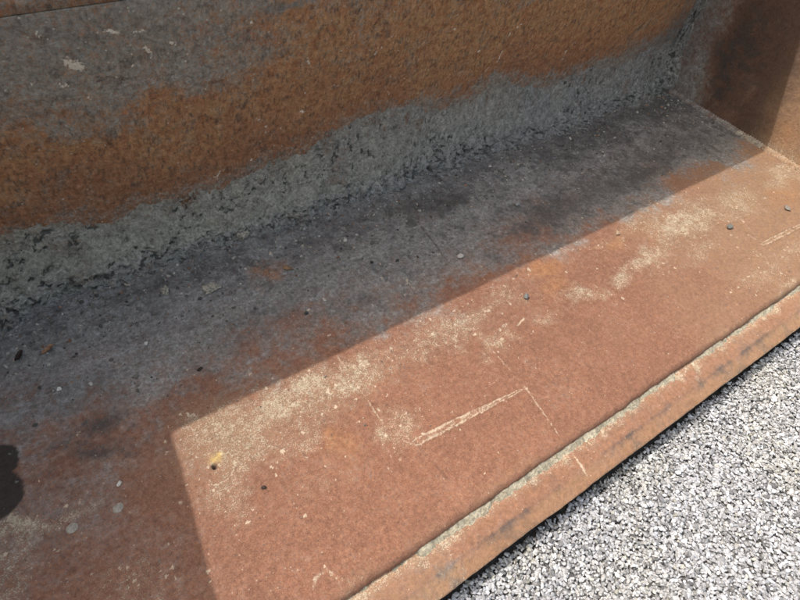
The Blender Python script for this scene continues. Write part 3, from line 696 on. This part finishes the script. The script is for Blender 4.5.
for (x0, x1, y0, y1, d, zc_, base, bf) in [(-.05, 2.35, -.62, .26, .0077, GZ + .0165, ICO, ICOF), (-.05, 2.35, -.62, .24, .0095, GZ + .010, OCT, OCTF),
                                           (-.5, -.05, -.62, .24, .0115, GZ + .015, OCT, OCTF), (2.35, 3.2, -.62, .24, .0115, GZ + .015, OCT, OCTF), (-.5, 3.2, -1.0, -.62, .0115, GZ + .015, OCT, OCTF),
                                           (-1.6, -.5, -1.0, 1.6, .020, GZ + .012, OCT, OCTF), (2.6, 3.8, .24, 1.6, .020, GZ + .012, OCT, OCTF), (3.2, 3.8, -1.0, .24, .020, GZ + .012, OCT, OCTF), (-1.6, 3.8, -1.8, -1.0, .020, GZ + .012, OCT, OCTF)]:
    gx, gy = jitter_grid(x0, x1, y0, y1, d); n = len(gx)
    keep = (gy < .1475 + (fbm(gx, gx * 0, 40, 3, 132) - .5) * .012) | (gx < XL - .03) | (gx > XR + .03)
    gx, gy = gx[keep], gy[keep]; n = len(gx)
    size = d * (.34 + .42 * rng.random(n) ** 1.5 + (.45 if base is ICO else 0.0) * (rng.random(n) < .05) * rng.random(n)) * (1.0 if base is ICO else 1.2)
    pos = np.stack([gx, gy, zc_ + (rng.random(n) - .5) * .007 + (fbm(gx, gy, 6, 2, 131) - .5) * .012], -1)
    v, f, k = stones(pos, size * 1.10, base, bf, .60, 1.2)
    V.append(v); Fs.append(f + off); off += len(v); C.append(np.repeat(grey_tint(n, gx, gy), k, 0))
mesh_obj("gravel", np.concatenate(V), np.concatenate(Fs), MAT_STONE, False, {"tint": np.concatenate(C)},
         label="loose light grey crushed gravel in front of the bucket lip", cat="gravel", kind="stuff")

# fine grit lying on the bucket floor
n = 13000
gx = rng.uniform(XL + .02, XR - .02, n); gy = rng.uniform(.275, 1.30, n)
ex = rng.random(n); near = rng.random(n) < .55
gy = np.where(near, 1.27 - np.abs(rng.standard_normal(n)) * .16, gy)
ok = (gy > .27) & (rng.random(n) < .15 + 2.2 * np.clip(fbm(gx, gy, 7, 4, 150) - .42, 0, 1) + .5 * near); gx, gy, near = gx[ok], gy[ok], near[ok]; n = len(gx)
size = .0007 + .0016 * rng.random(n) ** 3.5 + (rng.random(n) < .01) * .0012 + np.where(near, .0050 * rng.random(n) ** 5, 0)
pos = np.stack([gx, gy, floor_z(gx, gy) + size * .3], -1)
v, f, k = stones(pos, size, ICO, ICOF, .7, 2.0)
vv = np.where(rng.random(n) < .45, .05 + .12 * rng.random(n), .14 + .34 * rng.random(n) ** 2.5)
tint = np.stack([vv * 1.06, vv * .99, vv * .90, np.ones(n)], -1)
rb = rng.random(n) < np.where(near, .06, .35); tint[rb, :3] = np.array([.26, .14, .09]) * (.6 + .8 * rng.random((rb.sum(), 1)))
mesh_obj("fine_grit", v, f, MAT_STONE, False, {"tint": np.repeat(tint, k, 0)},
         label="tiny crumbs of grit scattered over the bucket floor", cat="grit", kind="stuff")

# ------------------------------------------------------------------ single things lying on the floor
import bmesh
def lump(name, px, py, size, dims, tint, label, cat, rot=0.0, sub=2, group=None, seed=0, rough=.16, sink=.25, mat=None, z0=0.0):
    bm = bmesh.new(); bmesh.ops.create_icosphere(bm, subdivisions=sub, radius=1.0)
    r_ = np.random.default_rng(seed + 300)
    pl = r_.standard_normal((9, 3)); pl /= np.linalg.norm(pl, axis=1)[:, None]
    for vtx in bm.verts:
        c = np.array(vtx.co)
        for p_ in pl:                                         # chop facets like broken stone
            h = c @ p_
            if h > .55: c = c - p_ * (h - .55) * .95
        c = c * (1 + rough * (r_.random() - .5))
        c = c * np.array(dims) * size * (1.3 if cat == 'pebble' else 1.0)
        vtx.co = (c[0], c[1], c[2] + dims[2] * size * (1 - sink) * (1.3 if cat == 'pebble' else 1.0))
    me = bpy.data.meshes.new(name); bm.to_mesh(me); bm.free()
    if tint is not None:
        a = me.attributes.new("tint", 'FLOAT_COLOR', 'POINT')
        a.data.foreach_set("color", np.tile(np.array([*tint, 1.0], dtype=np.float32), len(me.vertices)))
    me.materials.append(mat or MAT_STONE)
    o = bpy.data.objects.new(name, me)
    x, y = fl(px, py); o.location = (x, y, float(floor_z(x, y)) + z0); o.rotation_euler = (0, 0, rot)
    return link(o, label=label, cat=cat, group=group)

G = "pebbles lying on the bucket floor"
lump("pebble", 526, 298, .0105, (1.1, .8, .6), (.19, .195, .19), "dark grey pebble on sunlit rust beside the orange stain", "pebble", .4, 2, G, 1)
lump("pebble", 729, 227, .0125, (1.2, .7, .5), (.15, .15, .14), "dark flat pebble beside the whitest dust patch on the sunlit floor", "pebble", .1, 2, G, 2)
lump("pebble", 787, 209, .0115, (1.0, .8, .6), (.20, .18, .165), "small dark pebble nearest the right side plate on the sunlit floor", "pebble", 1.0, 2, G, 3)
lump("pebble", 617, 234, .0095, (1.2, .7, .6), (.38, .27, .19), "small tan pebble in sun just past the shadow edge", "pebble", .6, 2, G, 4)
lump("pebble", 461, 257, .0095, (1.2, .8, .6), (.40, .38, .37), "pale angular stone chip in shade near the shadow edge", "pebble", 0, 2, G, 5)
lump("pebble", 516, 206, .0105, (1.0, .9, .7), (.26, .26, .26), "grey pebble standing alone in the shade toward the right corner", "pebble", .8, 2, G, 6)
lump("pebble", 372, 263, .0055, (.8, 1.1, .7), (.03, .03, .03), "tiny black pebble in shade at the middle of the floor", "pebble", 0, 2, G, 7)
lump("pebble", 397, 261, .0060, (1.2, .6, .6), (.04, .04, .04), "tiny black elongated pebble right of the other black one in the shade", "pebble", .2, 2, G, 8)
lump("pebble", 306, 314, .0060, (1, .8, .7), (.05, .05, .05), "small blackish pebble in shade above the dusty shadow edge", "pebble", .5, 2, G, 9)
lump("pebble", 146, 344, .0055, (1, .9, .7), (.50, .48, .45), "small whitish pebble on grey film left of the middle", "pebble", .5, 2, G, 10)
lump("pebble", 60, 390, .0058, (1, .9, .7), (.62, .60, .56), "tiny white pebble below the curled leaf", "pebble", .5, 2, G, 11)
lump("pebble", 200, 370, .0070, (1.3, .6, .5), (.03, .025, .022), "flat black chip on the grey film above the shadow corner", "pebble", .3, 2, G, 12)
lump("pebble", 120, 484, .0060, (1, .9, .7), (.55, .52, .47), "small white pebble above the two pale dried spots", "pebble", .3, 2, G, 13)
lump("pebble", 264, 488, .0050, (1, .9, .8), (.05, .035, .03), "tiny dark crumb beside the scraped arc in the sun", "pebble", .3, 2, G, 14)
MAT_CLOD = plain_material("dried_clod", (0.40, 0.36, 0.29), (0.16, 0.15, 0.13), 160, .95, .9)
MAT_CLOD2 = plain_material("rusty_clod", (0.34, 0.20, 0.11), (0.10, 0.075, 0.06), 160, .95, .9)
G2 = "dirt clods near the back fold"
lump("dirt_clod", 242, 238, .022, (1.1, .8, .6), None, "large grey dirt clod at the foot of the crust", "clod", .3, 3, G2, 21, .42, .30, MAT_CLOD)
lump("dirt_clod", 211, 289, .024, (1.2, .8, .38), None, "flattened pale olive dirt clod lying out on the floor film", "clod", .2, 3, G2, 22, .50, .2, MAT_CLOD)
lump("dirt_clod", 287, 269, .017, (1.1, .7, .42), None, "small brownish clod right of the rusty streak in shade", "clod", 2.4, 3, G2, 23, .50, .2, MAT_CLOD2)
lump("dirt_clod", 271, 216, .016, (.8, .8, .9), None, "rust brown clod stuck at the crust edge", "clod", .5, 3, G2, 24, .34, .4, MAT_CLOD2)
lump("dirt_clod", 166, 292, .014, (1.2, .8, .5), None, "small dark grey clod at the left foot of the crust", "clod", .9, 3, G2, 25, .50, .2, MAT_CLOD)

# curled leaves
def leaf(px, py, length, wid, rot, mat, label, curl, rib=True):
    nx, ny = 15, 7
    u = np.linspace(-1, 1, nx); v_ = np.linspace(-1, 1, ny)
    Ug, Vg = np.meshgrid(u, v_, indexing='ij')
    half = wid * np.sqrt(np.clip(1 - np.abs(Ug) ** 1.7, 0.01, 1))
    yy = half * Vg; bend = .35 * wid * np.sin(Ug * 2.2)
    zz = .004 + curl * np.abs(Vg) ** 1.6 * half * 1.3 + .006 * (Ug ** 2) + .0012 * np.sin(Ug * 9 + Vg * 3)
    P0 = np.stack([Ug * length, yy + bend, zz], -1)
    root = bpy.data.objects.new("dry_leaf", None); x, y = fl(px, py); root.location = (x, y, float(floor_z(x, y)) + 0.0004); root.rotation_euler = (0, 0, rot)
    link(root, label=label, cat="leaf", group="dry leaves on the bucket floor")
    sheet("blade", P0, (0, 0, -.0012), mat, {}, parent=root)
    cv = np.stack([u * length * 1.0, np.zeros(nx) + .35 * wid * np.sin(u * 2.2), .0045 + .006 * u ** 2], -1)
    rv = []; 
    for p_ in cv:
        for a_ in range(5):
            rv.append(p_ + .0009 * np.array([0, math.cos(a_ * 1.2566), math.sin(a_ * 1.2566)]))
    rf = [(i * 5 + a_, i * 5 + (a_ + 1) % 5, (i + 1) * 5 + (a_ + 1) % 5, (i + 1) * 5 + a_) for i in range(nx - 1) for a_ in range(5)]
    mesh_obj("stem", rv, rf, mat, True, parent=root)
leaf(49, 351.5, .017, .0065, .35, plain_material("leaf_brown", (0.20, 0.085, 0.045), (0.34, 0.22, 0.14), 300, .6), "curled rust brown dry leaf on the grey shaded floor", .9)
leaf(20, 357.5, .016, .0065, .75, plain_material("leaf_black", (0.022, 0.014, 0.012), (0.04, 0.022, 0.018), 300, .6), "blackened dry leaf left of the brown curled leaf", .6)

# flat spots and the oil patch
def patch(name, px, py, rx, ry, rot, height, mat, label, cat, lobes=((0, 0, 1, 1),), nz=.10, seed=0, group=None):
    na = 96; rings = 14
    a_ = np.linspace(0, 2 * np.pi, na, endpoint=False)
    # outline: union of ellipses
    rad = np.zeros(na)
    for (ox, oy, sx, sy) in lobes:
        for i, t_ in enumerate(a_):
            d = np.array([math.cos(t_), math.sin(t_)])
            A = (d[0] / sx) ** 2 + (d[1] / sy) ** 2; B = -2 * (d[0] * ox / sx ** 2 + d[1] * oy / sy ** 2); Cc = (ox / sx) ** 2 + (oy / sy) ** 2 - 1
            disc = B * B - 4 * A * Cc
            if disc > 0: rad[i] = max(rad[i], (-B + math.sqrt(disc)) / (2 * A))
    rad = rad * (1 + nz * (fbm(np.cos(a_) * 1.5 + 5 + seed, np.sin(a_) * 1.5 + 5, 2, 3, 140 + seed) - .5) * 2)
    vs = [(0, 0, height)]
    for r_i in range(1, rings + 1):
        q = r_i / rings
        for t_, r_ in zip(a_, rad):
            vs.append((math.cos(t_) * r_ * min(1, q * 1.06) * rx, math.sin(t_) * r_ * min(1, q * 1.06) * ry, (height * (1 - q ** 6) + .0006) if r_i < rings else -.004))
    fs = [(0, 1 + i, 1 + (i + 1) % na) for i in range(na)]
    for r_i in range(rings - 1):
        o0 = 1 + r_i * na
        fs += [(o0 + i, o0 + na + i, o0 + na + (i + 1) % na, o0 + (i + 1) % na) for i in range(na)]
    x, y = fl(px, py)
    va = np.array(vs); c_, s_ = math.cos(rot), math.sin(rot)
    va[:, 2] += floor_z(x + va[:, 0] * c_ - va[:, 1] * s_, y + va[:, 0] * s_ + va[:, 1] * c_)
    vs = [tuple(v_) for v_ in va]
    o = mesh_obj(name, vs, fs, mat, True, label=label, cat=cat, group=group)
    o.location = (x, y, .0002); o.rotation_euler = (0, 0, rot)
    return o
MAT_SPOT = plain_material("dried_spot", (0.36, 0.33, 0.29), (0.26, 0.23, 0.20), 220, .9, .5)
patch("dried_droplet", 118, 508, .0115, .0095, .5, .0016, MAT_SPOT, "pale oval dried spot nearer the shadow edge, right one of two", "droplet", seed=1, group="dried spots on the shaded floor")
patch("dried_droplet", 72, 528, .0115, .010, .2, .0016, MAT_SPOT, "pale round dried spot nearer the black stain at the left edge, left one of two", "droplet", seed=2, group="dried spots on the shaded floor")
